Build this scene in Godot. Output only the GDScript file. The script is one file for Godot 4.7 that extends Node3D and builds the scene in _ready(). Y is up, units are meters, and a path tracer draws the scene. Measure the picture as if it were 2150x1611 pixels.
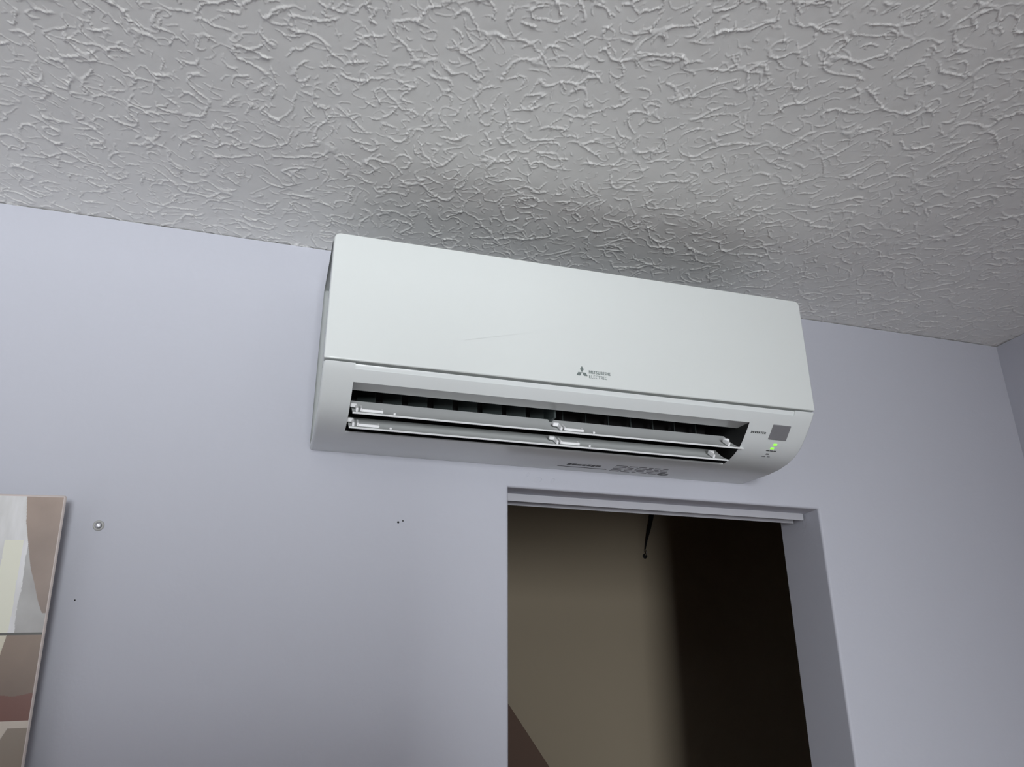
extends Node3D
# A wall-mounted air conditioner above a closet doorway, seen from below in a lavender room.
# World: the wall that carries the air conditioner is the plane z = 0, the room lies at z > 0, the floor is y = 0.

const Y0 := 2.068          # height of the underside of the air conditioner
const CEIL := 2.4438       # ceiling height
const XR := 1.1059         # right wall
const XL := -2.6          # left wall
const ZR := 4.6            # rear wall, behind the camera
const DX1 := -0.0624       # closet doorway
const DX2 := 0.5597
const DTOP := 2.0303
const WT := 0.125          # wall thickness
const HW := 0.3995         # half width of the air conditioner
const CZ := -1.4           # closet rear wall

const WIN_C := Vector2(-0.575, 1.37)   # window in the rear wall: centre (x, y) and size
const WIN_S := Vector2(0.85, 1.30)

var M := {}

func _ready() -> void:
	set_camera()
	set_sky_and_light()
	make_materials()
	build_room()
	build_closet()
	build_air_conditioner()
	build_picture()
	build_small_things()
	build_added_furniture()

# ---------------------------------------------------------------- camera, sky, light
func set_camera() -> void:
	var c := Camera3D.new()
	c.name = "camera"
	c.fov = 51.103
	c.near = 0.02
	c.far = 60.0
	add_child(c)
	var r := Vector3(0.95820853, -0.00334843, 0.28605103)
	var u := Vector3(-0.10293127, 0.92892588, 0.35567101)
	var f := Vector3(0.26691115, 0.37025059, -0.88976005)
	c.transform = Transform3D(Basis(r, u, -f), Vector3(-0.44281, Y0 - 0.38312, 1.29167))
	c.current = true

func set_sky_and_light() -> void:
	var e := Environment.new()
	e.background_mode = Environment.BG_SKY
	var sm := ProceduralSkyMaterial.new()
	sm.sky_top_color = Color(0.55, 0.68, 0.88)
	sm.sky_horizon_color = Color(0.86, 0.9, 0.95)
	sm.ground_bottom_color = Color(0.32, 0.33, 0.3)
	sm.ground_horizon_color = Color(0.6, 0.62, 0.6)
	sm.sky_energy_multiplier = 2.0
	var sky := Sky.new()
	sky.sky_material = sm
	e.sky = sky
	e.tonemap_mode = Environment.TONE_MAPPER_LINEAR
	e.tonemap_exposure = 1.0
	e.sdfgi_enabled = true
	e.ssao_enabled = true
	e.ssil_enabled = true
	var we := WorldEnvironment.new()
	we.name = "environment"
	we.environment = e
	add_child(we)
	# daylight entering through the window in the rear wall, behind the camera
	window_light("rear_window_daylight", Vector3(WIN_C.x, WIN_C.y, ZR - 0.03), WIN_S, 0.0, Color(0.97, 0.985, 1.0), 18.1)

func window_light(called: String, at: Vector3, size: Vector2, turn: float, color: Color, energy: float) -> void:
	var l := AreaLight3D.new()
	l.name = called
	l.area_size = size
	l.light_color = color
	l.light_energy = energy
	l.area_range = 12.0
	l.area_attenuation = 2.0
	l.shadow_enabled = true
	add_child(l)
	l.position = at
	l.rotation.y = turn

# ---------------------------------------------------------------- materials
func mat(called: String, c: Color, rough: float, spec := 0.5, metal := 0.0) -> StandardMaterial3D:
	var m := StandardMaterial3D.new()
	m.resource_name = called
	m.albedo_color = c
	m.roughness = rough
	m.metallic_specular = spec
	m.metallic = metal
	m.cull_mode = BaseMaterial3D.CULL_DISABLED
	M[called] = m
	return m

func noise_image(w: int, h: int, freq: float, sd: int, octaves := 1, warp := 0.0) -> Image:
	var n := FastNoiseLite.new()
	n.seed = sd
	n.noise_type = FastNoiseLite.TYPE_SIMPLEX_SMOOTH
	n.frequency = freq
	if octaves > 1:
		n.fractal_type = FastNoiseLite.FRACTAL_FBM
		n.fractal_octaves = octaves
	else:
		n.fractal_type = FastNoiseLite.FRACTAL_NONE
	if warp > 0.0:
		n.domain_warp_enabled = true
		n.domain_warp_amplitude = warp
		n.domain_warp_frequency = freq * 1.3
	return n.get_image(w, h, false, false, false)

# hand-trowelled plaster hanging from the ceiling: raised ridges in broken arcs on a softly uneven skin, in metres
const PX0 := -1.15         # left end of the modelled plaster
const PSTEP := 0.0014      # grid step
const PNX := 1614
const PNZ := 690

func plaster_heights() -> PackedFloat32Array:
	var ridge := []
	var mask := []
	for k in 3:
		var f: float = [0.017, 0.025, 0.038][k] * PSTEP * 1000.0
		ridge.append(noise_image(PNX, PNZ, f, 11 + k, 1, [16.0, 12.0, 8.0][k] / (PSTEP * 1000.0)).get_data())
		mask.append(noise_image(PNX, PNZ, f * 0.9, 31 + k).get_data())
	var base := noise_image(PNX, PNZ, 0.010 * PSTEP * 1000.0, 51, 3).get_data()
	var out := PackedFloat32Array()
	out.resize(PNX * PNZ)
	var wide := [18.0, 18.0, 20.0]
	var tall := [0.0012, 0.00105, 0.0007]
	for i in PNX * PNZ:
		var v := base[i] * 0.0000045
		for k in 3:
			var d: float = absf(ridge[k][i] - 127.5) / wide[k]
			if d < 1.0:
				var mk: float = clampf((mask[k][i] - 108.0) / 40.0, 0.0, 1.0)
				if mk > 0.0:
					var q := 1.0 - d * d
					v += q * q * mk * tall[k]
		out[i] = minf(v, 0.0036)
	return out

func plaster_mesh() -> ArrayMesh:
	var h := plaster_heights()
	var vs := PackedVector3Array()
	var ns := PackedVector3Array()
	var ix := PackedInt32Array()
	vs.resize(PNX * PNZ)
	ns.resize(PNX * PNZ)
	ix.resize((PNX - 1) * (PNZ - 1) * 6)
	for j in PNZ:
		var j0 := maxi(j - 1, 0) * PNX
		var j1 := mini(j + 1, PNZ - 1) * PNX
		for i in PNX:
			var n := j * PNX + i
			vs[n] = Vector3(minf(PX0 + i * PSTEP, XR + 0.004), -h[n], j * PSTEP - 0.004)
			var dx := (h[j * PNX + mini(i + 1, PNX - 1)] - h[j * PNX + maxi(i - 1, 0)]) / (2.0 * PSTEP)
			var dz := (h[j1 + i] - h[j0 + i]) / (2.0 * PSTEP)
			ns[n] = Vector3(-dx, -1.0, -dz).normalized()
	var k := 0
	for j in PNZ - 1:
		for i in PNX - 1:
			var n := j * PNX + i
			ix[k] = n
			ix[k + 1] = n + PNX
			ix[k + 2] = n + 1
			ix[k + 3] = n + 1
			ix[k + 4] = n + PNX
			ix[k + 5] = n + PNX + 1
			k += 6
	var arr := []
	arr.resize(Mesh.ARRAY_MAX)
	arr[Mesh.ARRAY_VERTEX] = vs
	arr[Mesh.ARRAY_NORMAL] = ns
	arr[Mesh.ARRAY_INDEX] = ix
	var m := ArrayMesh.new()
	m.add_surface_from_arrays(Mesh.PRIMITIVE_TRIANGLES, arr)
	return m

func make_materials() -> void:
	var p := mat("lavender_paint", Color(0.742, 0.748, 0.780), 0.75, 0.35)
	var roll := NoiseTexture2D.new()
	roll.width = 512
	roll.height = 512
	roll.seamless = true
	var rn := FastNoiseLite.new()
	rn.seed = 5
	rn.frequency = 0.06
	rn.fractal_octaves = 3
	roll.noise = rn
	roll.as_normal_map = true
	roll.bump_strength = 1.2
	p.normal_enabled = true
	p.normal_texture = roll
	p.normal_scale = 0.25
	p.uv1_triplanar = true
	p.uv1_world_triplanar = true
	p.uv1_scale = Vector3(3, 3, 3)
	mat("ceiling_plaster", Color(0.90, 0.90, 0.885), 0.45, 0.45)
	mat("ceiling_plain", Color(0.84, 0.84, 0.835), 0.8)
	mat("floor_wood", Color(0.49, 0.37, 0.315), 0.55)
	mat("rear_paint", Color(0.742, 0.748, 0.780), 0.8)
	mat("closet_paint", Color(0.62, 0.575, 0.50), 0.85, 0.3)
	mat("walnut", Color(0.36, 0.26, 0.21), 0.55)
	mat("frame_white", Color(0.9, 0.9, 0.9), 0.5)
	mat("casing_white", Color(0.83, 0.845, 0.84), 0.24, 0.5)
	mat("panel_white", Color(0.825, 0.84, 0.83), 0.22, 0.5)
	mat("louver_white", Color(0.9, 0.91, 0.905), 0.16, 0.55)
	mat("clip_white", Color(0.95, 0.95, 0.95), 0.3)
	mat("duct_black", Color(0.05, 0.055, 0.055), 0.6)
	mat("vane_dark", Color(0.25, 0.28, 0.275), 0.45)
	mat("print_grey", Color(0.42, 0.46, 0.45), 0.4)
	mat("print_dark", Color(0.07, 0.07, 0.075), 0.5)
	mat("print_soft", Color(0.36, 0.36, 0.37), 0.5)
	mat("sensor_grey", Color(0.47, 0.47, 0.48), 0.12)
	mat("track_paint", Color(0.69, 0.69, 0.71), 0.45)
	mat("track_dark", Color(0.1, 0.1, 0.1), 0.6)
	mat("steel", Color(0.75, 0.75, 0.76), 0.3, 0.5, 1.0)
	mat("nylon", Color(0.66, 0.66, 0.65), 0.5)
	mat("strap_black", Color(0.035, 0.035, 0.035), 0.8)
	mat("shadow_brown", Color(0.37, 0.285, 0.235), 0.7)  # shade of the closet shadow, put into a colour
	mat("patch_filler", Color(0.80, 0.80, 0.82), 0.9)
	mat("hole_dark", Color(0.12, 0.12, 0.12), 0.9)
	mat("canvas_edge", Color(0.80, 0.76, 0.74), 0.7)
	var g := mat("led_green", Color(0.4, 0.9, 0.2), 0.3)
	g.emission_enabled = true
	g.emission = Color(0.62, 0.98, 0.28)
	g.emission_energy_multiplier = 0.9
	var gl := mat("window_glass", Color(1, 1, 1, 0.06), 0.02)
	gl.transparency = BaseMaterial3D.TRANSPARENCY_ALPHA

# ---------------------------------------------------------------- mesh helpers
func mb() -> SurfaceTool:
	var st := SurfaceTool.new()
	st.begin(Mesh.PRIMITIVE_TRIANGLES)
	return st

func build(st: SurfaceTool, called: String, m: Material, parent: Node) -> MeshInstance3D:
	var o := MeshInstance3D.new()
	o.name = called
	o.mesh = st.commit()
	o.material_override = m
	parent.add_child(o, true)
	return o

func tag(o: Node, label: String, category: String, group := "") -> void:
	o.set_meta("label", label)
	o.set_meta("category", category)
	if group != "":
		o.set_meta("group", group)

func struct(o: Node, label := "", category := "") -> Node:
	o.set_meta("kind", "structure")
	if label != "":
		tag(o, label, category)
	return o

func tri(st: SurfaceTool, a: Vector3, b: Vector3, c: Vector3, na: Vector3, nb: Vector3, nc: Vector3, ua := Vector2.ZERO, ub := Vector2.ZERO, uc := Vector2.ZERO) -> void:
	var flip := (b - a).cross(c - a).dot(na + nb + nc) > 0.0
	st.set_normal(na); st.set_uv(ua); st.add_vertex(a)
	if flip:
		st.set_normal(nc); st.set_uv(uc); st.add_vertex(c)
		st.set_normal(nb); st.set_uv(ub); st.add_vertex(b)
	else:
		st.set_normal(nb); st.set_uv(ub); st.add_vertex(b)
		st.set_normal(nc); st.set_uv(uc); st.add_vertex(c)

func quad(st: SurfaceTool, a: Vector3, b: Vector3, c: Vector3, d: Vector3, toward: Vector3) -> void:
	var n := (b - a).cross(c - a)
	if n.length() < 1e-12:
		n = (c - a).cross(d - a)
	n = n.normalized()
	if n.dot(toward) < 0.0:
		n = -n
	tri(st, a, b, c, n, n, n, Vector2(0, 1), Vector2(1, 1), Vector2(1, 0))
	tri(st, a, c, d, n, n, n, Vector2(0, 1), Vector2(1, 0), Vector2(0, 0))

# box with chamfered edges, placed by a transform
func box(st: SurfaceTool, t: Transform3D, size: Vector3, bevel := 0.0) -> void:
	var h := size / 2
	var b := minf(bevel, minf(h.x, minf(h.y, h.z)) * 0.9)
	var ax := [Vector3.RIGHT, Vector3.UP, Vector3.BACK]
	for i in 3:
		var j := (i + 1) % 3
		var k := (i + 2) % 3
		for s in [-1.0, 1.0]:
			var n: Vector3 = ax[i] * s
			var o: Vector3 = n * h[i]
			var pj: Vector3 = ax[j] * (h[j] - b)
			var pk: Vector3 = ax[k] * (h[k] - b)
			quad(st, t * (o - pj - pk), t * (o + pj - pk), t * (o + pj + pk), t * (o - pj + pk), t.basis * n)
			if b > 0.0:
				for s2 in [-1.0, 1.0]:
					# edge between faces i and j
					var e1: Vector3 = n * h[i] + ax[j] * s2 * (h[j] - b)
					var e2: Vector3 = n * (h[i] - b) + ax[j] * s2 * h[j]
					quad(st, t * (e1 - pk), t * (e1 + pk), t * (e2 + pk), t * (e2 - pk), t.basis * (n + ax[j] * s2))
	if b > 0.0:
		for sx in [-1.0, 1.0]:
			for sy in [-1.0, 1.0]:
				for sz in [-1.0, 1.0]:
					var v := Vector3(sx * h.x, sy * h.y, sz * h.z)
					var n := Vector3(sx, sy, sz).normalized()
					var nn := (t.basis * n).normalized()
					tri(st, t * (v - Vector3(0, sy * b, sz * b)), t * (v - Vector3(sx * b, 0, sz * b)), t * (v - Vector3(sx * b, sy * b, 0)), nn, nn, nn)

func at(v: Vector3) -> Transform3D:
	return Transform3D(Basis(), v)

# closed or open outline in (z, y), swept along x. stations: [x, inset, sideways] for rounded ends
func sweep(st: SurfaceTool, pts: Array, closed: bool, stations: Array, crease := 0.6) -> void:
	var n := pts.size()
	var seg := []
	var count := n if closed else n - 1
	for i in count:
		var d: Vector2 = (pts[(i + 1) % n] - pts[i]).normalized()
		seg.append(Vector2(d.y, -d.x))
	var inward := []
	for i in n:
		var a: Vector2 = seg[(i - 1 + count) % count] if closed or i > 0 else seg[0]
		var b: Vector2 = seg[i % count] if closed or i < count else seg[count - 1]
		var m := (a + b).normalized()
		inward.append(m / maxf(0.5, m.dot(a)))
	for k in stations.size() - 1:
		var s0: Array = stations[k]
		var s1: Array = stations[k + 1]
		for i in count:
			var j := (i + 1) % n
			var nd: Vector2 = seg[i]
			var n0: Vector2 = nd
			var n1: Vector2 = nd
			if closed or i > 0:
				var pv: Vector2 = seg[(i - 1 + count) % count]
				if pv.dot(nd) > cos(crease):
					n0 = (pv + nd).normalized()
			if closed or i < count - 1:
				var nx: Vector2 = seg[(i + 1) % count]
				if nx.dot(nd) > cos(crease):
					n1 = (nx + nd).normalized()
			var P := func(s: Array, q: int) -> Vector3:
				var v: Vector2 = pts[q] - inward[q] * s[1]
				return Vector3(s[0], v.y, v.x)
			var N := func(s: Array, v: Vector2) -> Vector3:
				return Vector3(sin(s[2]), v.y * cos(s[2]), v.x * cos(s[2])).normalized()
			var a: Vector3 = P.call(s0, i)
			var b: Vector3 = P.call(s0, j)
			var c: Vector3 = P.call(s1, j)
			var d: Vector3 = P.call(s1, i)
			tri(st, a, b, c, N.call(s0, n0), N.call(s0, n1), N.call(s1, n1))
			tri(st, a, c, d, N.call(s0, n0), N.call(s1, n1), N.call(s1, n0))

func cap(st: SurfaceTool, pts: Array, x: float, side: float, inset := 0.0) -> void:
	var n := pts.size()
	var poly := PackedVector2Array()
	for i in n:
		var a: Vector2 = (pts[i] - pts[(i - 1 + n) % n]).normalized()
		var b: Vector2 = (pts[(i + 1) % n] - pts[i]).normalized()
		var na := Vector2(a.y, -a.x)
		var m := (na + Vector2(b.y, -b.x)).normalized()
		poly.append(pts[i] - m / maxf(0.5, m.dot(na)) * inset)
	var idx := Geometry2D.triangulate_polygon(poly)
	var nv := Vector3(side, 0, 0)
	for i in range(0, idx.size(), 3):
		var v := []
		for k in 3:
			var q: Vector2 = poly[idx[i + k]]
			v.append(Vector3(x, q.y, q.x))
		tri(st, v[0], v[1], v[2], nv, nv, nv)

# the same outline extruded with two flat ends
func prism(st: SurfaceTool, pts: Array, x0: float, x1: float, crease := 0.6) -> void:
	sweep(st, pts, true, [[x0, 0.0, 0.0], [x1, 0.0, 0.0]], crease)
	cap(st, pts, x0, -1.0)
	cap(st, pts, x1, 1.0)

# solid of revolution around local +y of t; rows are (radius, height)
func lathe(st: SurfaceTool, t: Transform3D, rows: Array, sides := 24) -> void:
	for k in rows.size() - 1:
		var a: Vector2 = rows[k]
		var b: Vector2 = rows[k + 1]
		var d := (b - a).normalized()
		var pn := Vector2(d.y, -d.x)
		for i in sides:
			var q0 := TAU * i / sides
			var q1 := TAU * (i + 1) / sides
			var e0 := Vector3(cos(q0), 0, sin(q0))
			var e1 := Vector3(cos(q1), 0, sin(q1))
			var n0 := (t.basis * (e0 * pn.x + Vector3.UP * pn.y)).normalized()
			var n1 := (t.basis * (e1 * pn.x + Vector3.UP * pn.y)).normalized()
			var A := t * (e0 * a.x + Vector3.UP * a.y)
			var B := t * (e1 * a.x + Vector3.UP * a.y)
			var C := t * (e1 * b.x + Vector3.UP * b.y)
			var D := t * (e0 * b.x + Vector3.UP * b.y)
			if a.x > 1e-6:
				tri(st, A, B, C, n0, n1, n1)
			if b.x > 1e-6:
				tri(st, A, C, D, n0, n1, n0)

# round bar through points
func tube(st: SurfaceTool, pts: Array, r0: float, r1: float, sides := 10) -> void:
	var rings := []
	var side := Vector3.RIGHT
	for i in pts.size():
		var d: Vector3 = (pts[mini(i + 1, pts.size() - 1)] - pts[maxi(i - 1, 0)]).normalized()
		side = (side - d * side.dot(d)).normalized()
		if side.length() < 0.5:
			side = d.cross(Vector3.UP).normalized()
		var up := d.cross(side)
		var r := lerpf(r0, r1, float(i) / (pts.size() - 1))
		var ring := []
		for k in sides:
			var q := TAU * k / sides
			ring.append([pts[i] + (side * cos(q) + up * sin(q)) * r, side * cos(q) + up * sin(q)])
		rings.append(ring)
	for i in rings.size() - 1:
		for k in sides:
			var a: Array = rings[i][k]
			var b: Array = rings[i][(k + 1) % sides]
			var c: Array = rings[i + 1][(k + 1) % sides]
			var d: Array = rings[i + 1][k]
			tri(st, a[0], b[0], c[0], a[1], b[1], c[1])
			tri(st, a[0], c[0], d[0], a[1], c[1], d[1])

# ---------------------------------------------------------------- the room
func wall_box(called: String, c: Vector3, s: Vector3, m: Material, label: String, category := "wall") -> MeshInstance3D:
	var st := mb()
	box(st, at(Vector3.ZERO), s)
	var o := build(st, called, m, self)
	o.position = c
	struct(o, label, category)
	return o

# a wall in the plane of its own x and y with one rectangular opening and thickness; front face at local z = 0 looking along +z
func holed_wall(st: SurfaceTool, x0: float, x1: float, y0: float, y1: float, hx0: float, hx1: float, hy0: float, hy1: float, thick: float, b := 0.004) -> void:
	var F := func(x: float, y: float) -> Vector3: return Vector3(x, y, 0)
	var B := func(x: float, y: float) -> Vector3: return Vector3(x, y, -thick)
	var open_below := hy0 <= y0
	var gx0 := hx0 - b
	var gx1 := hx1 + b
	var gy1 := hy1 + b
	var gy0 := y0 if open_below else hy0 - b
	var rects := [[x0, gx0, y0, y1], [gx1, x1, y0, y1], [gx0, gx1, gy1, y1]]
	if not open_below:
		rects.append([gx0, gx1, y0, gy0])
	for r in rects:
		quad(st, F.call(r[0], r[2]), F.call(r[1], r[2]), F.call(r[1], r[3]), F.call(r[0], r[3]), Vector3.BACK)
		quad(st, B.call(r[0], r[2]), B.call(r[1], r[2]), B.call(r[1], r[3]), B.call(r[0], r[3]), Vector3.FORWARD)
	var hy := y0 if open_below else hy0
	# rounded arrises then the reveals
	for q in [[0.0, 0.0], [1.0, 1.0], [2.0, 2.0]]:
		pass
	for k in 3:
		var a0 := PI / 2 * k / 3.0
		var a1 := PI / 2 * (k + 1) / 3.0
		var o0 := b * (1.0 - sin(a0))
		var o1 := b * (1.0 - sin(a1))
		var z0 := -b * (1.0 - cos(a0))
		var z1 := -b * (1.0 - cos(a1))
		var v := func(s: float, oo: float, z: float, y: float) -> Vector3: return Vector3(hx0 - oo if s < 0 else hx1 + oo, y, z)
		for s in [-1.0, 1.0]:
			var n0 := Vector3(-s * sin(a0), 0, cos(a0))
			var n1 := Vector3(-s * sin(a1), 0, cos(a1))
			var A: Vector3 = v.call(s, o0, z0, hy)
			var Bq: Vector3 = v.call(s, o0, z0, hy1 + o0)
			var Cq: Vector3 = v.call(s, o1, z1, hy1 + o1)
			var D: Vector3 = v.call(s, o1, z1, hy)
			tri(st, A, Bq, Cq, n0, n0, n1)
			tri(st, A, Cq, D, n0, n1, n1)
		var m0 := Vector3(0, -sin(a0), cos(a0))
		var m1 := Vector3(0, -sin(a1), cos(a1))
		var P0 := Vector3(hx0 - o0, hy1 + o0, z0)
		var P1 := Vector3(hx1 + o0, hy1 + o0, z0)
		var P2 := Vector3(hx1 + o1, hy1 + o1, z1)
		var P3 := Vector3(hx0 - o1, hy1 + o1, z1)
		tri(st, P0, P1, P2, m0, m0, m1)
		tri(st, P0, P2, P3, m0, m1, m1)
	quad(st, Vector3(hx0, hy, -b), Vector3(hx0, hy1, -b), Vector3(hx0, hy1, -thick), Vector3(hx0, hy, -thick), Vector3.RIGHT)
	quad(st, Vector3(hx1, hy, -b), Vector3(hx1, hy1, -b), Vector3(hx1, hy1, -thick), Vector3(hx1, hy, -thick), Vector3.LEFT)
	quad(st, Vector3(hx0, hy1, -b), Vector3(hx1, hy1, -b), Vector3(hx1, hy1, -thick), Vector3(hx0, hy1, -thick), Vector3.DOWN)
	if not open_below:
		quad(st, Vector3(hx0, hy0, 0), Vector3(hx1, hy0, 0), Vector3(hx1, hy0, -thick), Vector3(hx0, hy0, -thick), Vector3.UP)
		quad(st, Vector3(hx0 - b, hy0 - b, 0), Vector3(hx1 + b, hy0 - b, 0), Vector3(hx1 + b, hy0, 0), Vector3(hx0 - b, hy0, 0), Vector3.BACK)
	# outer rim
	quad(st, F.call(x0, y0), F.call(x0, y1), B.call(x0, y1), B.call(x0, y0), Vector3.LEFT)
	quad(st, F.call(x1, y0), F.call(x1, y1), B.call(x1, y1), B.call(x1, y0), Vector3.RIGHT)
	quad(st, F.call(x0, y1), F.call(x1, y1), B.call(x1, y1), B.call(x0, y1), Vector3.UP)

func build_room() -> void:
	var st := mb()
	# the top edge stops two millimetres short of the plaster: the dark crack under the ceiling
	holed_wall(st, XL - WT, 1.85, 0.0, CEIL - 0.0022, DX1, DX2, 0.0, DTOP, WT, 0.005)
	var wb := build(st, "wall_back", M.lavender_paint, self)
	struct(wb, "pale lavender wall with the closet doorway cut into it", "wall")
	# nail holes and a patch of filler, marks in this wall
	var marks := [[-0.249, 1.9584, 0.0013], [-0.2414, 1.9611, 0.0009], [-0.700, 1.822, 0.0008]]
	for k in marks:
		st = mb()
		lathe(st, Transform3D(Basis(Vector3.RIGHT, PI / 2), Vector3(k[0], k[1], 0.0)), [Vector2(k[2] * 1.4, 0.0), Vector2(k[2] * 1.2, 0.0005), Vector2(k[2], 0.0004), Vector2(0.0, 0.0003)], 12)
		build(st, "nail_hole", M.hole_dark, wb)
	for k in [[-0.010, 2.0464, 0.0065, 0.3], [-0.027, 2.055, 0.003, 1.1], [0.018, 2.047, 0.004, 0.8]]:
		st = mb()
		var rows := [Vector2(k[2], 0.0), Vector2(k[2] * 0.8, 0.0005), Vector2(k[2] * 0.35, 0.0007), Vector2(0.0, 0.0004)]
		lathe(st, Transform3D(Basis(Vector3.BACK, k[3]) * Basis(Vector3.RIGHT, PI / 2) * Basis.from_scale(Vector3(1.4, 1, 0.7)), Vector3(k[0], k[1], 0.0)), rows, 14)
		build(st, "filler_patch", M.lavender_paint, wb)

	wall_box("wall_right", Vector3(XR + WT / 2, (CEIL - 0.0022) / 2, (ZR + WT) / 2), Vector3(WT, CEIL - 0.0022, ZR + WT), M.lavender_paint, "pale lavender side wall meeting the doorway wall in the corner")
	wall_box("wall_left", Vector3(XL - WT / 2, CEIL / 2, (ZR + WT) / 2), Vector3(WT, CEIL, ZR + WT), M.rear_paint, "plain lavender side wall, out of the picture")
	# rear wall with the window that lights the room
	st = mb()
	holed_wall(st, 0.0, XR - XL, 0.0, CEIL, XR - WIN_C.x - WIN_S.x / 2, XR - WIN_C.x + WIN_S.x / 2, WIN_C.y - WIN_S.y / 2, WIN_C.y + WIN_S.y / 2, WT, 0.004)
	var wr := build(st, "wall_rear", M.rear_paint, self)
	wr.position = Vector3(XR, 0, ZR)
	wr.rotation.y = PI
	struct(wr, "lavender wall with the main window, behind the camera", "wall")
	window("window_1", Vector3(WIN_C.x, WIN_C.y, ZR + 0.07), WIN_S, PI, "white framed window in the wall behind the camera")

	wall_box("floor", Vector3((XL + 1.85) / 2, -0.05, (ZR + CZ) / 2), Vector3(1.85 - XL + 0.3, 0.1, ZR - CZ + 0.4), M.floor_wood, "brown wooden floor", "floor")
	# ceiling: one slab, its underside carries the trowelled plaster
	st = mb()
	var x0 := XL - WT
	var x1 := XR + WT
	var z0 := 0.0 - WT
	var z1 := ZR + WT
	var U := func(x: float, z: float) -> Vector2: return Vector2((x + 1.05) / 2.2, z / 1.1)
	var a := Vector3(x0, CEIL, z0)
	var b := Vector3(x1, CEIL, z0)
	var c := Vector3(x1, CEIL, z1)
	var d := Vector3(x0, CEIL, z1)
	var dn := Vector3.DOWN
	tri(st, a, b, c, dn, dn, dn, U.call(x0, z0), U.call(x1, z0), U.call(x1, z1))
	tri(st, a, c, d, dn, dn, dn, U.call(x0, z0), U.call(x1, z1), U.call(x0, z1))
	var th := Vector3(0, 0.12, 0)
	quad(st, a + th, b + th, c + th, d + th, Vector3.UP)
	quad(st, a, b, b + th, a + th, Vector3.FORWARD)
	quad(st, d, c, c + th, d + th, Vector3.BACK)
	quad(st, a, d, d + th, a + th, Vector3.LEFT)
	quad(st, b, c, c + th, b + th, Vector3.RIGHT)
	var ce := build(st, "ceiling", M.ceiling_plaster, self)
	struct(ce, "white ceiling of hand trowelled plaster with raised swirls", "ceiling")
	# the plaster near the wall, where its ridges can be told apart
	var pl := MeshInstance3D.new()
	pl.name = "plaster_ridges"
	pl.mesh = plaster_mesh()
	pl.material_override = M.ceiling_plaster
	pl.set_meta("kind", "stuff")
	ce.add_child(pl)
	pl.position = Vector3(0, CEIL - 0.0002, 0)

func window(called: String, c: Vector3, size: Vector2, turn: float, label: String) -> void:
	var w := Node3D.new()
	w.name = called
	add_child(w)
	w.position = c
	w.rotation.y = turn
	struct(w, label, "window")
	var st := mb()
	var t := 0.045
	for s in [-1.0, 1.0]:
		box(st, at(Vector3(s * (size.x / 2 - t / 2), 0, 0)), Vector3(t, size.y, 0.05), 0.003)
		box(st, at(Vector3(0, s * (size.y / 2 - t / 2), 0)), Vector3(size.x, t, 0.05), 0.003)
	box(st, at(Vector3.ZERO), Vector3(0.04, size.y, 0.04), 0.003)
	build(st, "window_frame", M.frame_white, w)
	for s in [-1.0, 1.0]:
		st = mb()
		box(st, at(Vector3(s * size.x / 4, 0, -0.005)), Vector3(size.x / 2 - 0.03, size.y - 0.05, 0.004))
		build(st, "pane", M.window_glass, w)

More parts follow.
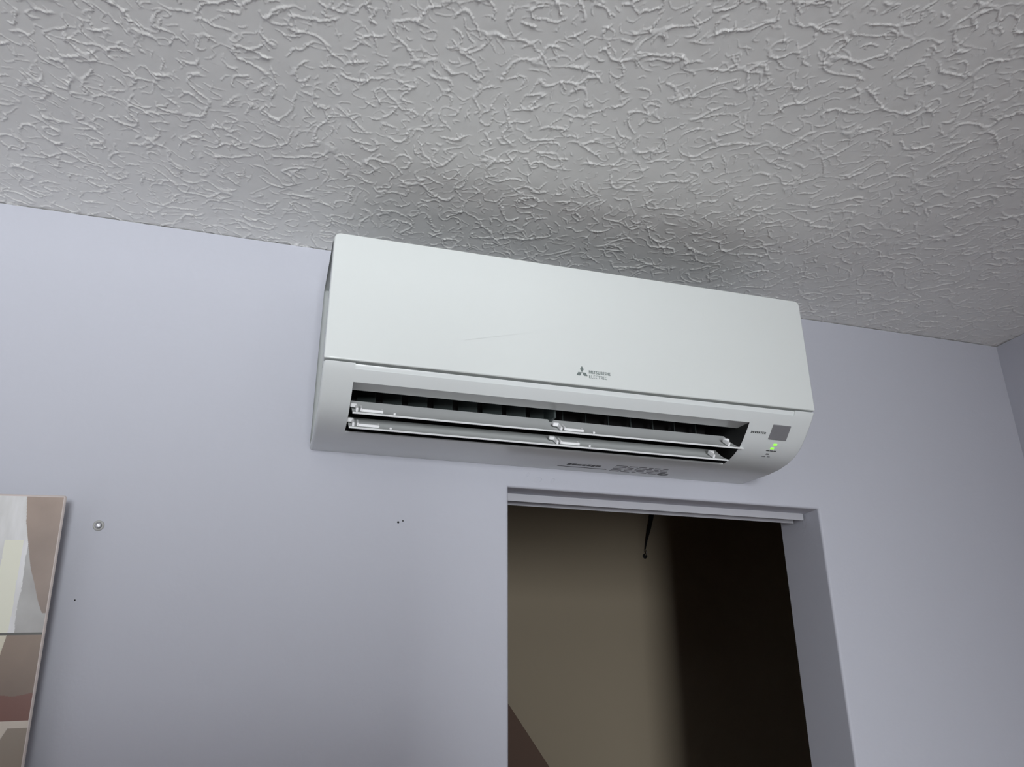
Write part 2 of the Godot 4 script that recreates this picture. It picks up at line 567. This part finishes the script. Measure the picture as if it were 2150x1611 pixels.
# ---------------------------------------------------------------- closet behind the doorway
func build_closet() -> void:
	var cl := -0.5
	var cr := 1.75
	wall_box("wall_closet_rear", Vector3((cl + cr) / 2, CEIL / 2, CZ - 0.05), Vector3(cr - cl + 0.2, CEIL, 0.1), M.closet_paint, "dim beige rear wall inside the closet")
	wall_box("wall_closet_left", Vector3(cl - 0.05, CEIL / 2, (CZ - WT) / 2), Vector3(0.1, CEIL, -CZ - WT), M.closet_paint, "beige side wall of the closet, hidden behind the doorway wall")
	wall_box("wall_closet_right", Vector3(cr + 0.05, CEIL / 2, (CZ - WT) / 2), Vector3(0.1, CEIL, -CZ - WT), M.closet_paint, "beige side wall in the unlit end of the closet")
	wall_box("ceiling_closet", Vector3((cl + cr) / 2, CEIL + 0.06, (CZ - WT) / 2), Vector3(cr - cl + 0.2, 0.12, -CZ - WT + 0.1), M.ceiling_plain, "plain white closet ceiling above the doorway head", "ceiling")

	# door track under the head of the opening
	var tr := Node3D.new()
	tr.name = "door_track"
	add_child(tr)
	tr.position = Vector3((DX1 + DX2) / 2, DTOP - 0.0002, -0.043)
	tag(tr, "pale painted metal sliding door track under the head of the doorway", "door track")
	var half := (DX2 - DX1) / 2 - 0.005
	var st := mb()
	# outline in (z, y): front flange, web against the head, rear flange with a rolled foot
	var prof := [Vector2(0.0, -0.0132), Vector2(0.0, 0.0), Vector2(-0.036, 0.0), Vector2(-0.036, -0.0124), Vector2(-0.0325, -0.0128), Vector2(-0.0335, -0.0022), Vector2(-0.002, -0.0022), Vector2(-0.002, -0.0132)]
	prof.reverse()
	prism(st, prof, -half, half, 0.3)
	build(st, "channel", M.track_paint, tr)
	for x in [0.19, 0.252]:
		st = mb()
		lathe(st, Transform3D(Basis(Vector3.RIGHT, PI), Vector3(x, -0.0022, -0.018)), [Vector2(0.0045, 0.0), Vector2(0.004, 0.002), Vector2(0.0, 0.0026)], 14)
		build(st, "screw", M.steel, tr)

	# strap caught on a small hook on the closet wall
	var hk := Node3D.new()
	hk.name = "wall_hook"
	add_child(hk)
	hk.position = Vector3(0.8685, Y0 + 0.114, CZ)
	tag(hk, "tiny steel screw hook on the beige closet wall", "hook")
	st = mb()
	lathe(st, Transform3D(Basis(Vector3.RIGHT, PI / 2), Vector3.ZERO), [Vector2(0.009, 0.0), Vector2(0.0085, 0.003), Vector2(0.005, 0.0045), Vector2(0.0, 0.005)], 20)
	build(st, "base_plate", M.strap_black, hk)
	st = mb()
	var pts := []
	for i in 15:
		var q := -PI / 2 + TAU * 0.72 * i / 14.0
		pts.append(Vector3(-0.003, 0.012 + 0.0085 * sin(q) , 0.013 + 0.0085 * cos(q)))
	pts.insert(0, Vector3(0, 0.0, 0.003))
	tube(st, pts, 0.0022, 0.0018)
	build(st, "hook_wire", M.steel, hk)
	var stp := Node3D.new()
	stp.name = "hanging_strap"
	add_child(stp)
	stp.position = Vector3(0.8685, Y0 + 0.137, CZ + 0.014)
	tag(stp, "thin black strap hanging slantwise onto the closet hook, wider at its upper end", "strap")
	st = mb()
	var path := [[Vector3(-0.003, 0.0, 0.0), 0.0014], [Vector3(0.005, 0.035, 0.0), 0.0035], [Vector3(0.016, 0.07, -0.001), 0.0068], [Vector3(0.029, 0.112, -0.002), 0.0080], [Vector3(0.042, 0.164, -0.003), 0.0085], [Vector3(0.064, CEIL - Y0 - 0.1375, -0.004), 0.0088]]
	for i in path.size() - 1:
		var p0: Vector3 = path[i][0]
		var p1: Vector3 = path[i + 1][0]
		var w0: float = path[i][1]
		var w1: float = path[i + 1][1]
		var tz := Vector3(0, 0, 0.0012)
		var s0 := Vector3(w0, 0, 0)
		var s1 := Vector3(w1, 0, 0)
		quad(st, p0 - s0 + tz, p0 + s0 + tz, p1 + s1 + tz, p1 - s1 + tz, Vector3.BACK)
		quad(st, p0 - s0 - tz, p0 + s0 - tz, p1 + s1 - tz, p1 - s1 - tz, Vector3.FORWARD)
		quad(st, p0 - s0 - tz, p0 - s0 + tz, p1 - s1 + tz, p1 - s1 - tz, Vector3.LEFT)
		quad(st, p0 + s0 - tz, p0 + s0 + tz, p1 + s1 + tz, p1 + s1 - tz, Vector3.RIGHT)
	build(st, "strap_webbing", M.strap_black, stp)

	# dark sheet shaped as the diagonal shadow on the closet wall, its sloping edge showing low in the doorway
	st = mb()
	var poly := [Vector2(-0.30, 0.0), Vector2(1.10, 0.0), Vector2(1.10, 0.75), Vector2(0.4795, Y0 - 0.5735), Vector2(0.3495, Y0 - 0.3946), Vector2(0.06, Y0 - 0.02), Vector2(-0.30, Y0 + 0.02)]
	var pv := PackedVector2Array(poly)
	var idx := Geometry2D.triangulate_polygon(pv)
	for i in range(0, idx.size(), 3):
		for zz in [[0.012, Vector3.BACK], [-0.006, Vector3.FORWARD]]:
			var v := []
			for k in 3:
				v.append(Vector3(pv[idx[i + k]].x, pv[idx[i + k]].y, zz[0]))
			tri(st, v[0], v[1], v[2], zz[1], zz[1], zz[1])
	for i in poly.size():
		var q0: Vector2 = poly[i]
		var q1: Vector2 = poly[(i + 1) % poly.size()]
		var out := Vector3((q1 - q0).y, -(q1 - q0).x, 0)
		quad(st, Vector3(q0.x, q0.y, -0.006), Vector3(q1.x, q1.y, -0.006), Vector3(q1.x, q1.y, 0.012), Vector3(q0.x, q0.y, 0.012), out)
	var bd := build(st, "shadow_sheet", M.shadow_brown, self)
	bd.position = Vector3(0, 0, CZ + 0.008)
	tag(bd, "dark brown sheet shaped as a slanting shadow on the closet wall", "board")

# ---------------------------------------------------------------- air conditioner
var lower := [Vector2(0.0, 0.0), Vector2(0.03, -0.002), Vector2(0.06, -0.004), Vector2(0.09, -0.0055), Vector2(0.12, -0.005), Vector2(0.145, -0.002), Vector2(0.163, 0.003), Vector2(0.1795, 0.010), Vector2(0.192, 0.019), Vector2(0.2045, 0.030), Vector2(0.2155, 0.041)]
var front_plain := [Vector2(0.226, 0.052), Vector2(0.2325, 0.0605), Vector2(0.2335, 0.0628)]
var front_grip := [Vector2(0.226, 0.052), Vector2(0.2290, 0.0556), Vector2(0.2272, 0.0562), Vector2(0.2300, 0.0612), Vector2(0.2303, 0.0628)]
var upper := [Vector2(0.216, 0.0628), Vector2(0.216, 0.255), Vector2(0.212, 0.268), Vector2(0.206, 0.276), Vector2(0.206, 0.262), Vector2(0.030, 0.262), Vector2(0.030, 0.282), Vector2(0.0, 0.282)]

var upper_end := [Vector2(0.216, 0.0628), Vector2(0.216, 0.255), Vector2(0.212, 0.268), Vector2(0.206, 0.276), Vector2(0.196, 0.284), Vector2(0.0, 0.292)]

# point on the lower front or underside: (z, y) at arc parameter found by z
func skin(z: float) -> Vector2:
	var all := lower + front_plain
	for i in all.size() - 1:
		if z >= all[i].x and z <= all[i + 1].x:
			return all[i].lerp(all[i + 1], (z - all[i].x) / (all[i + 1].x - all[i].x))
	return all[0]

# frame lying on the skin at x, z: local x to the right, local y up along the skin, local z outward
func skin_frame(x: float, z: float, lift := 0.0) -> Transform3D:
	var p := skin(z)
	var q := skin(minf(z + 0.002, 0.2334))
	var o := skin(maxf(z - 0.002, 0.0005))
	var d := (q - o).normalized()
	var up := Vector3(0, d.y, d.x)
	var n := Vector3(0, -d.x, d.y)
	n = Vector3.RIGHT.cross(up)
	return Transform3D(Basis(Vector3.RIGHT, up, n), Vector3(x, p.y, p.x) + n * lift)

func lettering(text: String, frame: Transform3D, w: float, h: float, m: Material, called: String, parent: Node, bold := false) -> void:
	var tm := TextMesh.new()
	var f := SystemFont.new()
	f.font_names = PackedStringArray(["Droid Sans"])
	if bold:
		f.font_weight = 700
	tm.font = f
	tm.text = text
	tm.font_size = 48
	tm.pixel_size = 0.001
	tm.depth = 0.004
	tm.curve_step = 2.0
	var o := MeshInstance3D.new()
	o.name = called
	o.mesh = tm
	o.material_override = m
	parent.add_child(o, true)
	var bb := tm.get_aabb()
	var sx := w / bb.size.x
	var sy := h / bb.size.y
	var mid := bb.get_center()
	o.transform = frame * Transform3D(Basis.from_scale(Vector3(sx, sy, 0.06)), Vector3(-mid.x * sx, -mid.y * sy, 0.0))

func build_air_conditioner() -> void:
	var ac := Node3D.new()
	ac.name = "air_conditioner"
	add_child(ac)
	ac.position = Vector3(0, Y0, 0.0005)
	tag(ac, "white wall-mounted split air conditioner above the closet doorway", "air conditioner")
	var plain: Array = lower + front_plain + upper_end
	var grip: Array = lower + front_grip + upper
	var ox0 := -0.355
	var ox1 := 0.284
	var gx1 := 0.361
	var st := mb()
	# rounded ends
	var r := 0.005
	var left := []
	var right := []
	for k in 5:
		var q := PI / 2 * k / 4.0
		left.append([-HW + r * (1.0 - sin(q)), r * (1.0 - cos(PI / 2 - q)), -(PI / 2 - q)])
	for k in 5:
		var q := PI / 2 * k / 4.0
		right.append([HW - r * (1.0 - sin(q)), r * (1.0 - cos(q)), q])
	left.append([ox0, 0.0, 0.0])
	for k in left.size():
		if k < 5:
			left[k][1] = r * (1.0 - sin(PI / 2 * k / 4.0))
			left[k][0] = -HW + r * (1.0 - cos(PI / 2 * k / 4.0))
	for k in 5:
		right[k][1] = r * (1.0 - cos(PI / 2 * k / 4.0))
		right[k][0] = HW - r * (1.0 - sin(PI / 2 * k / 4.0))
	right.insert(0, [gx1, 0.0, 0.0])
	sweep(st, plain, true, left)
	cap(st, plain, -HW, -1.0, r)
	sweep(st, plain, true, right)
	cap(st, plain, HW, 1.0, r)
	sweep(st, grip, true, [[ox1, 0.0, 0.0], [gx1, 0.0, 0.0]])
	# middle: underside up to the outlet lip, then the front above the outlet
	var lip := Vector2(0.123, -0.0047)
	var under: Array = lower.slice(0, 5) + [lip, Vector2(0.1245, -0.0040), Vector2(0.1235, -0.0022)]
	sweep(st, under, false, [[ox0, 0.0, 0.0], [ox1, 0.0, 0.0]], 1.3)
	var over: Array = [Vector2(0.1780, 0.0432), Vector2(0.2140, 0.0412), lower[10]] + front_grip + upper
	sweep(st, over, false, [[ox0, 0.0, 0.0], [ox1, 0.0, 0.0]])
	# little end walls of the finger grip
	for e in [[ox0, 1.0], [gx1, -1.0]]:
		cap(st, [Vector2(0.2290, 0.0556), Vector2(0.2335, 0.0628), Vector2(0.2303, 0.0628), Vector2(0.2272, 0.0562)], e[0], e[1])
	build(st, "casing", M.casing_white, ac)

	# air intake in the top: dark filter bed under thin slats
	st = mb()
	box(st, at(Vector3((ox0 + gx1) / 2, 0.2655, 0.118)), Vector3(gx1 - ox0, 0.004, 0.174))
	build(st, "intake_filter", M.duct_black, ac)
	for i in 12:
		st = mb()
		box(st, at(Vector3(-0.330 + 0.0605 * i, 0.273, 0.118)), Vector3(0.003, 0.010, 0.174), 0.0008)
		build(st, "intake_slat", M.casing_white, ac)
	# outlet duct behind the opening
	st = mb()
	var duct := [Vector2(0.1235, -0.0022), Vector2(0.112, 0.006), Vector2(0.09, 0.022), Vector2(0.072, 0.045), Vector2(0.075, 0.072), Vector2(0.10, 0.092), Vector2(0.14, 0.088), Vector2(0.168, 0.064), Vector2(0.1780, 0.0432)]
	var inside := duct.duplicate()
	inside.reverse()
	sweep(st, inside, false, [[ox0, 0.0, 0.0], [ox1, 0.0, 0.0]], 1.0)
	var endw: Array = duct + [Vector2(0.2140, 0.0412), Vector2(0.2155, 0.041), Vector2(0.2045, 0.030), Vector2(0.192, 0.019), Vector2(0.1795, 0.010), Vector2(0.163, 0.003), Vector2(0.145, -0.002), Vector2(0.12, -0.005)]
	cap(st, endw, ox0 + 0.0003, 1.0)
	cap(st, endw, ox1 - 0.0003, -1.0)
	build(st, "outlet_duct", M.duct_black, ac)
	# upright guide vanes
	for i in 15:
		var x := -0.325 + 0.0405 * i
		st = mb()
		var b := Basis(Vector3.UP, 0.9 if i < 8 else -0.35)
		box(st, Transform3D(b, Vector3(x, 0.064, 0.110)), Vector3(0.0016, 0.040, 0.034), 0.0005)
		build(st, "guide_vane", M.vane_dark, ac)
	st = mb()
	box(st, at(Vector3(-0.034, 0.060, 0.135)), Vector3(0.004, 0.05, 0.06), 0.001)
	build(st, "duct_rib", M.vane_dark, ac)

	# two swing louvers, each a curved blade with a beaded front edge
	var blades := [[Vector2(0.1800, 0.0078), Vector2(0.1350, 0.0412), -0.3500, 0.2895], [Vector2(0.1605, -0.0083), Vector2(0.1240, 0.0185), -0.3520, 0.2710]]
	for bl in blades:
		var lo: Vector2 = bl[0]
		var hi: Vector2 = bl[1]
		var d := (hi - lo).normalized()
		var n := Vector2(-d.y, d.x)
		if n.x < 0.0:
			n = -n
		st = mb()
		var prof := []
		# outer face with a slight hollow, rolled front edge
		for k in 7:
			var t := k / 6.0
			prof.append(lo.lerp(hi, t) + n * (0.0010 - 0.0022 * sin(PI * t)))
		for k in 7:
			var t := 1.0 - k / 6.0
			prof.append(lo.lerp(hi, t) - n * (0.0008 + 0.0022 * sin(PI * t)))
		prof.append(lo - d * 0.0016 - n * 0.0012)
		prof.append(lo - d * 0.0022 + n * 0.0002)
		prof.append(lo - d * 0.0017 + n * 0.0016)
		var area := 0.0
		for i in prof.size():
			area += prof[i].cross(prof[(i + 1) % prof.size()])
		if area < 0.0:
			prof.reverse()
		prism(st, prof, bl[2], bl[3], 0.9)
		var lv := build(st, "louver", M.louver_white, ac)
		# clips that carry the blade: one at each end, one in the middle
		for c in [[bl[2] + 0.006, 1.0, true], [-0.030, 1.0, true], [bl[3] - 0.026, -1.0, false]]:
			st = mb()
			var x: float = c[0]
			var up := Vector3(0, d.y, d.x)
			var outw := Vector3(0, n.y, n.x)
			var fb := Basis(Vector3.RIGHT, up, Vector3.RIGHT.cross(up))
			var root := Vector3(x, lo.y, lo.x) + outw * 0.001
			box(st, Transform3D(fb, root + up * 0.011 + outw * 0.003), Vector3(0.0035, 0.021, 0.006), 0.0008)
			box(st, Transform3D(fb, root + up * 0.020 + outw * 0.004 + Vector3(-0.004 * c[1], 0, 0)), Vector3(0.010, 0.006, 0.006), 0.0012)
			if c[2]:
				box(st, Transform3D(fb, root + up * 0.011 + outw * 0.003 + Vector3(0.0065, 0, 0)), Vector3(0.0030, 0.018, 0.005), 0.0008)
				box(st, Transform3D(fb, root + up * 0.005 + outw * 0.002 + Vector3(0.022, 0, 0)), Vector3(0.032, 0.0035, 0.004), 0.0008)
				box(st, Transform3D(fb, root + up * 0.0085 + outw * 0.002 + Vector3(0.037, 0, 0)), Vector3(0.0028, 0.011, 0.004), 0.0008)
				box(st, Transform3D(fb, root + up * 0.0035 + outw * 0.0012 + Vector3(0.055, 0, 0)), Vector3(0.0035, 0.004, 0.003), 0.0008)
			build(st, "louver_clip", M.clip_white, lv)

	# flat front panel with rounded corners and softened edges
	st = mb()
	panel(st, -HW, HW, 0.0660, 0.2692, 0.2180, 0.2345)
	var fp := build(st, "front_panel", M.panel_white, ac)
	# three-diamond emblem
	st = mb()
	var ec := Vector3(-0.0140, 0.0872, 0.2346)
	for k in 3:
		var a := PI / 2 + TAU * k / 3.0
		var e := Vector3(cos(a), sin(a), 0)
		var s := Vector3(-sin(a), cos(a), 0)
		var ln := 0.0106
		var hw := ln * 0.5 * tan(PI / 6)
		var c0 := ec + e * 0.0002
		var c1 := ec + e * ln * 0.5 + s * hw
		var c2 := ec + e * ln
		var c3 := ec + e * ln * 0.5 - s * hw
		var up := Vector3(0, 0, 0.0004)
		quad(st, c0 + up, c1 + up, c2 + up, c3 + up, Vector3.BACK)
		for q in [[c0, c1], [c1, c2], [c2, c3], [c3, c0]]:
			quad(st, q[0], q[1], q[1] + up, q[0] + up, (q[0] + q[1]) / 2 - (ec + e * ln * 0.5))
	build(st, "emblem", M.print_grey, fp)
	lettering("MITSUBISHI", at(Vector3(0.0153, 0.0893, 0.2347)), 0.0356, 0.0052, M.print_grey, "lettering", fp, true)
	lettering("ELECTRIC", at(Vector3(0.0125, 0.0818, 0.2347)), 0.0300, 0.0052, M.print_grey, "lettering", fp)

	# control corner on the right of the outlet
	lettering("INVERTER", skin_frame(0.3062, 0.2040, 0.0003), 0.0285, 0.0036, M.print_dark, "lettering", ac, true)
	st = mb()
	var s0 := skin_frame(0.3450, 0.2064, 0.0)
	box(st, Transform3D(s0.basis, s0.origin + s0.basis.z * 0.0003), Vector3(0.0335, 0.0272, 0.0024), 0.0007)
	build(st, "sensor_window", M.sensor_grey, ac).set_meta("label", "grey receiver window")
	for q in [[0.3462, 0.1884], [0.3440, 0.1820]]:
		st = mb()
		var lf := skin_frame(q[0], q[1], 0.0)
		box(st, Transform3D(lf.basis, lf.origin + lf.basis.z * 0.0003), Vector3(0.0066, 0.0036, 0.0016), 0.0005)
		build(st, "indicator_light", M.led_green, ac).set_meta("label", "small glowing green indicator")
	# small print under the lights, too small to read: dashes of ink
	for q in [[0.3385, 0.1768, 0.006], [0.3455, 0.1768, 0.006], [0.3520, 0.1768, 0.005]]:
		ink(ac, q[0], q[1], q[2], 0.0018, M.print_dark)
	for q in [[0.3425, 0.1690, 0.006, 0.0030], [0.3385, 0.1628, 0.007, 0.0014], [0.3480, 0.1628, 0.005, 0.0014]]:
		ink(ac, q[0], q[1], q[2], q[3], M.print_soft)
	# print on the underside: a bold line of words over a rule, then a block of fine print and an oval mark
	ink(ac, 0.0620, 0.0305, 0.091, 0.0022, M.print_dark)
	var rng := RandomNumberGenerator.new()
	rng.seed = 7
	var x := 0.0285
	while x < 0.090:
		var w := rng.randf_range(0.004, 0.009)
		ink(ac, x + w / 2, 0.0490 + rng.randf_range(-0.002, 0.002), w, rng.randf_range(0.008, 0.013), M.print_dark)
		x += w + rng.randf_range(0.0012, 0.0022)
	for row in 5:
		x = 0.112 + row * 0.001
		var z := 0.066 - row * 0.0105
		while x < 0.212:
			var w := rng.randf_range(0.007, 0.022)
			ink(ac, x + w / 2, z, w, rng.randf_range(0.0025, 0.0042), M.print_soft)
			x += w + rng.randf_range(0.002, 0.006)
	st = mb()
	var of := skin_frame(0.2193, 0.0255, 0.0)
	lathe(st, Transform3D(of.basis * Basis(Vector3.RIGHT, PI / 2) * Basis.from_scale(Vector3(1.0, 1.0, 0.75)), of.origin), [Vector2(0.0105, 0.0), Vector2(0.0105, 0.0003), Vector2(0.0070, 0.0003), Vector2(0.0070, 0.0)], 24)
	build(st, "oval_mark", M.print_dark, ac)

func ink(parent: Node, x: float, z: float, w: float, h: float, m: Material) -> void:
	var st := mb()
	var f := skin_frame(x, z, 0.0)
	box(st, Transform3D(f.basis, f.origin + f.basis.z * 0.0001), Vector3(w, h, 0.0004))
	build(st, "print_mark", m, parent)

# slab in x, y with rounded corners and a rounded front edge
func panel(st: SurfaceTool, x0: float, x1: float, y0: float, y1: float, zb: float, zf: float) -> void:
	var rt := 0.009
	var rb := 0.002
	var ring := []
	for c in [[x1 - rt, y1 - rt, rt, 0.0], [x0 + rt, y1 - rt, rt, PI / 2], [x0 + rb, y0 + rb, rb, PI], [x1 - rb, y0 + rb, rb, 1.5 * PI]]:
		for k in 7:
			var q: float = c[3] + PI / 2 * k / 6.0
			ring.append([Vector2(c[0], c[1]), c[2], Vector2(cos(q), sin(q))])
	var e := 0.0022
	var rows := [[0.0, zb, 0.0]]
	for k in 6:
		var q := PI / 2 * k / 5.0
		rows.append([e * (1.0 - cos(q)), zf - e * (1.0 - sin(q)), q])
	var P := func(g: Array, row: Array) -> Vector3:
		var v: Vector2 = g[0] + g[2] * maxf(g[1] - row[0], 0.0)
		if g[1] < row[0]:
			v = g[0] - g[2].sign() * (row[0] - g[1])
		return Vector3(v.x, v.y, row[1])
	var n := ring.size()
	for k in rows.size() - 1:
		for i in n:
			var g: Array = ring[i]
			var h: Array = ring[(i + 1) % n]
			var N := func(gg: Array, row: Array) -> Vector3: return Vector3(gg[2].x * cos(row[2]), gg[2].y * cos(row[2]), sin(row[2]))
			tri(st, P.call(g, rows[k]), P.call(h, rows[k]), P.call(h, rows[k + 1]), N.call(g, rows[k]), N.call(h, rows[k]), N.call(h, rows[k + 1]))
			tri(st, P.call(g, rows[k]), P.call(h, rows[k + 1]), P.call(g, rows[k + 1]), N.call(g, rows[k]), N.call(h, rows[k + 1]), N.call(g, rows[k + 1]))
	var last: Array = rows[rows.size() - 1]
	var mid := Vector3((x0 + x1) / 2, (y0 + y1) / 2, zf)
	var midb := Vector3((x0 + x1) / 2, (y0 + y1) / 2, zb)
	for i in n:
		var a: Vector3 = P.call(ring[i], last)
		var b: Vector3 = P.call(ring[(i + 1) % n], last)
		tri(st, mid, a, b, Vector3.BACK, Vector3.BACK, Vector3.BACK)
		tri(st, midb, P.call(ring[i], rows[0]), P.call(ring[(i + 1) % n], rows[0]), Vector3.FORWARD, Vector3.FORWARD, Vector3.FORWARD)

# ---------------------------------------------------------------- picture on the left
func build_picture() -> void:
	var pw := 0.52
	var ph := 0.78
	var pic := Node3D.new()
	pic.name = "wall_picture"
	add_child(pic)
	# hangs with its top leaning a little off the wall
	pic.transform = Transform3D(Basis(Vector3.RIGHT, 0.03) * Basis(Vector3.BACK, 0.035), Vector3(-0.959, Y0 - 0.1168 - ph, 0.022))
	tag(pic, "glossy frameless print in white and brown, hung left of the wall screw", "picture")
	var st := mb()
	box(st, at(Vector3(0, ph / 2, 0)), Vector3(pw, ph, 0.0046), 0.0018)
	build(st, "canvas", M.canvas_edge, pic)
	st = mb()
	var a := 0.003
	quad(st, Vector3(-pw / 2 + a, a, 0.0025), Vector3(pw / 2 - a, a, 0.0025), Vector3(pw / 2 - a, ph - a, 0.0025), Vector3(-pw / 2 + a, ph - a, 0.0025), Vector3.BACK)
	var m := mat("canvas_print", Color.WHITE, 0.35)
	m.albedo_texture = print_picture()
	m.texture_repeat = false
	build(st, "print", m, pic)

func print_picture() -> ImageTexture:
	# the right-hand strip seen in the photograph: a white drape, a beige wedge along the edge, a dark rule, brown cloth and a pale fold
	var w := 832
	var h := 1248
	var im := Image.create(w, h, false, Image.FORMAT_RGB8)
	var n := FastNoiseLite.new()
	n.seed = 3
	n.frequency = 0.012
	for y in h:
		for x in w:
			var u := (w - 1 - x) / 1600.0       # metres from the right edge
			var v := y / 1600.0                 # metres below the top edge
			var k := n.get_noise_2d(x * 0.5, y * 0.5)
			var k2 := n.get_noise_2d(x * 1.5 + 500.0, y * 0.35)
			var c := Color(0.86, 0.86, 0.86).lerp(Color(0.78, 0.78, 0.77), clampf(0.5 + k2 * 1.2, 0, 1))
			var wedge := -1.0
			for q in [[0.0, 0.046, 0.035, 0.042], [0.035, 0.042, 0.10, 0.026], [0.10, 0.026, 0.142, 0.0115], [0.142, 0.0115, 0.158, 0.004]]:
				if v >= q[0] and v < q[2]:
					wedge = lerpf(q[1], q[3], (v - q[0]) / (q[2] - q[0])) + k * 0.001
			if u < wedge:
				c = Color(0.62, 0.55, 0.50).lerp(Color(0.48, 0.42, 0.38), clampf(v * 5.0 + k * 0.4, 0, 1))
			elif u < 0.034 + 0.004 * k and v > 0.05:
				c = Color(0.62, 0.61, 0.60).lerp(Color(0.7, 0.7, 0.69), clampf(0.5 + k, 0, 1))
			elif v > 0.06 and absf(u - 0.052 + k * 0.002) < 0.011:
				c = Color(0.87, 0.87, 0.80)
			if v > 0.186:
				c = Color(0.52, 0.45, 0.39).lerp(Color(0.42, 0.36, 0.32), clampf((v - 0.19) * 9.0 + k * 0.3, 0, 1))
				if v > 0.262 + k * 0.006:
					c = Color(0.45, 0.30, 0.26)
				if absf(u - 0.048 - (v - 0.19) * 0.08) < 0.006 * (1.0 - (v - 0.186) * 14.0):
					c = Color(0.80, 0.78, 0.70)
			if v > 0.292:
				c = Color(0.56, 0.51, 0.46)
				if v < 0.301 or absf(u - 0.028 - (v - 0.30) * 0.5) < 0.006:
					c = Color(0.78, 0.74, 0.69)
			if v > 0.38:
				c = Color(0.50, 0.44, 0.39).lerp(Color(0.66, 0.62, 0.57), clampf(0.5 + k * 1.5, 0, 1))
			if absf(v - 0.1845) < 0.0016:
				c = Color(0.30, 0.30, 0.28)
			im.set_pixel(x, y, c)
	return ImageTexture.create_from_image(im)

# ---------------------------------------------------------------- small things
func build_small_things() -> void:
	# wall anchor with its screw
	var s := Node3D.new()
	s.name = "wall_anchor"
	add_child(s)
	s.position = Vector3(-0.6876, Y0 - 0.1396, 0.0)
	tag(s, "pale plastic wall anchor with a steel screw beside the picture", "screw")
	var st := mb()
	lathe(st, Transform3D(Basis(Vector3.RIGHT, PI / 2), Vector3.ZERO), [Vector2(0.0078, 0.0), Vector2(0.0076, 0.0012), Vector2(0.0066, 0.0019), Vector2(0.0050, 0.0019), Vector2(0.0046, 0.0004), Vector2(0.0, 0.0004)], 20)
	build(st, "anchor_collar", M.nylon, s)
	st = mb()
	lathe(st, Transform3D(Basis(Vector3.RIGHT, PI / 2), Vector3(0.0004, -0.0004, 0.0)), [Vector2(0.0040, 0.0006), Vector2(0.0040, 0.0060), Vector2(0.0032, 0.0074), Vector2(0.0018, 0.0078), Vector2(0.0016, 0.0062), Vector2(0.0, 0.0062)], 16)
	build(st, "screw_head", M.steel, s)

# added furniture, unseen behind the camera: it keeps the window light off the lower wall and off the right end of it
func build_added_furniture() -> void:
	var b := Node3D.new()
	b.name = "added_bookcase"
	add_child(b)
	b.position = Vector3(-0.80, 0, 1.70)
	tag(b, "added brown shelf unit, unseen behind the camera, shading the lower wall", "added_bookcase")
	var w := 1.20
	var h := 1.71
	var d := 0.30
	for sx in [-1.0, 1.0]:
		var st := mb()
		box(st, at(Vector3(sx * (w / 2 - 0.011), h / 2, 0)), Vector3(0.022, h, d), 0.002)
		build(st, "side_panel", M.walnut, b)
	for k in 5:
		var st := mb()
		box(st, at(Vector3(0, 0.06 + k * (h - 0.075) / 4.0, 0)), Vector3(w - 0.044, 0.022, d - 0.01), 0.002)
		build(st, "shelf", M.walnut, b)
	var sb := mb()
	box(sb, at(Vector3(0, h / 2, -d / 2 + 0.006)), Vector3(w - 0.044, h - 0.04, 0.008))
	build(sb, "back_panel", M.walnut, b)

	var a := Node3D.new()  # added and unseen: holds window light off the right end of the wall
	a.name = "added_wardrobe"
	add_child(a)
	a.position = Vector3(0.30, 0, 3.38)
	tag(a, "added tall brown cabinet with two doors, unseen, shading the right end of the wall", "added_wardrobe")
	sb = mb()
	box(sb, at(Vector3(0, 1.10, -0.01)), Vector3(0.88, 2.10, 0.54), 0.003)
	box(sb, at(Vector3(0, 0.03, -0.02)), Vector3(0.84, 0.06, 0.5))
	build(sb, "carcass", M.walnut, a)
	for sx in [-1.0, 1.0]:
		sb = mb()
		box(sb, at(Vector3(sx * 0.219, 1.10, 0.270)), Vector3(0.432, 2.08, 0.02), 0.003)
		var dr := build(sb, "door", M.walnut, a)
		sb = mb()
		lathe(sb, Transform3D(Basis(Vector3.RIGHT, PI / 2), Vector3(sx * 0.03, 1.10, 0.28)), [Vector2(0.006, 0.0), Vector2(0.006, 0.014), Vector2(0.014, 0.020), Vector2(0.012, 0.028), Vector2(0.0, 0.030)], 18)
		build(sb, "knob", M.steel, dr)
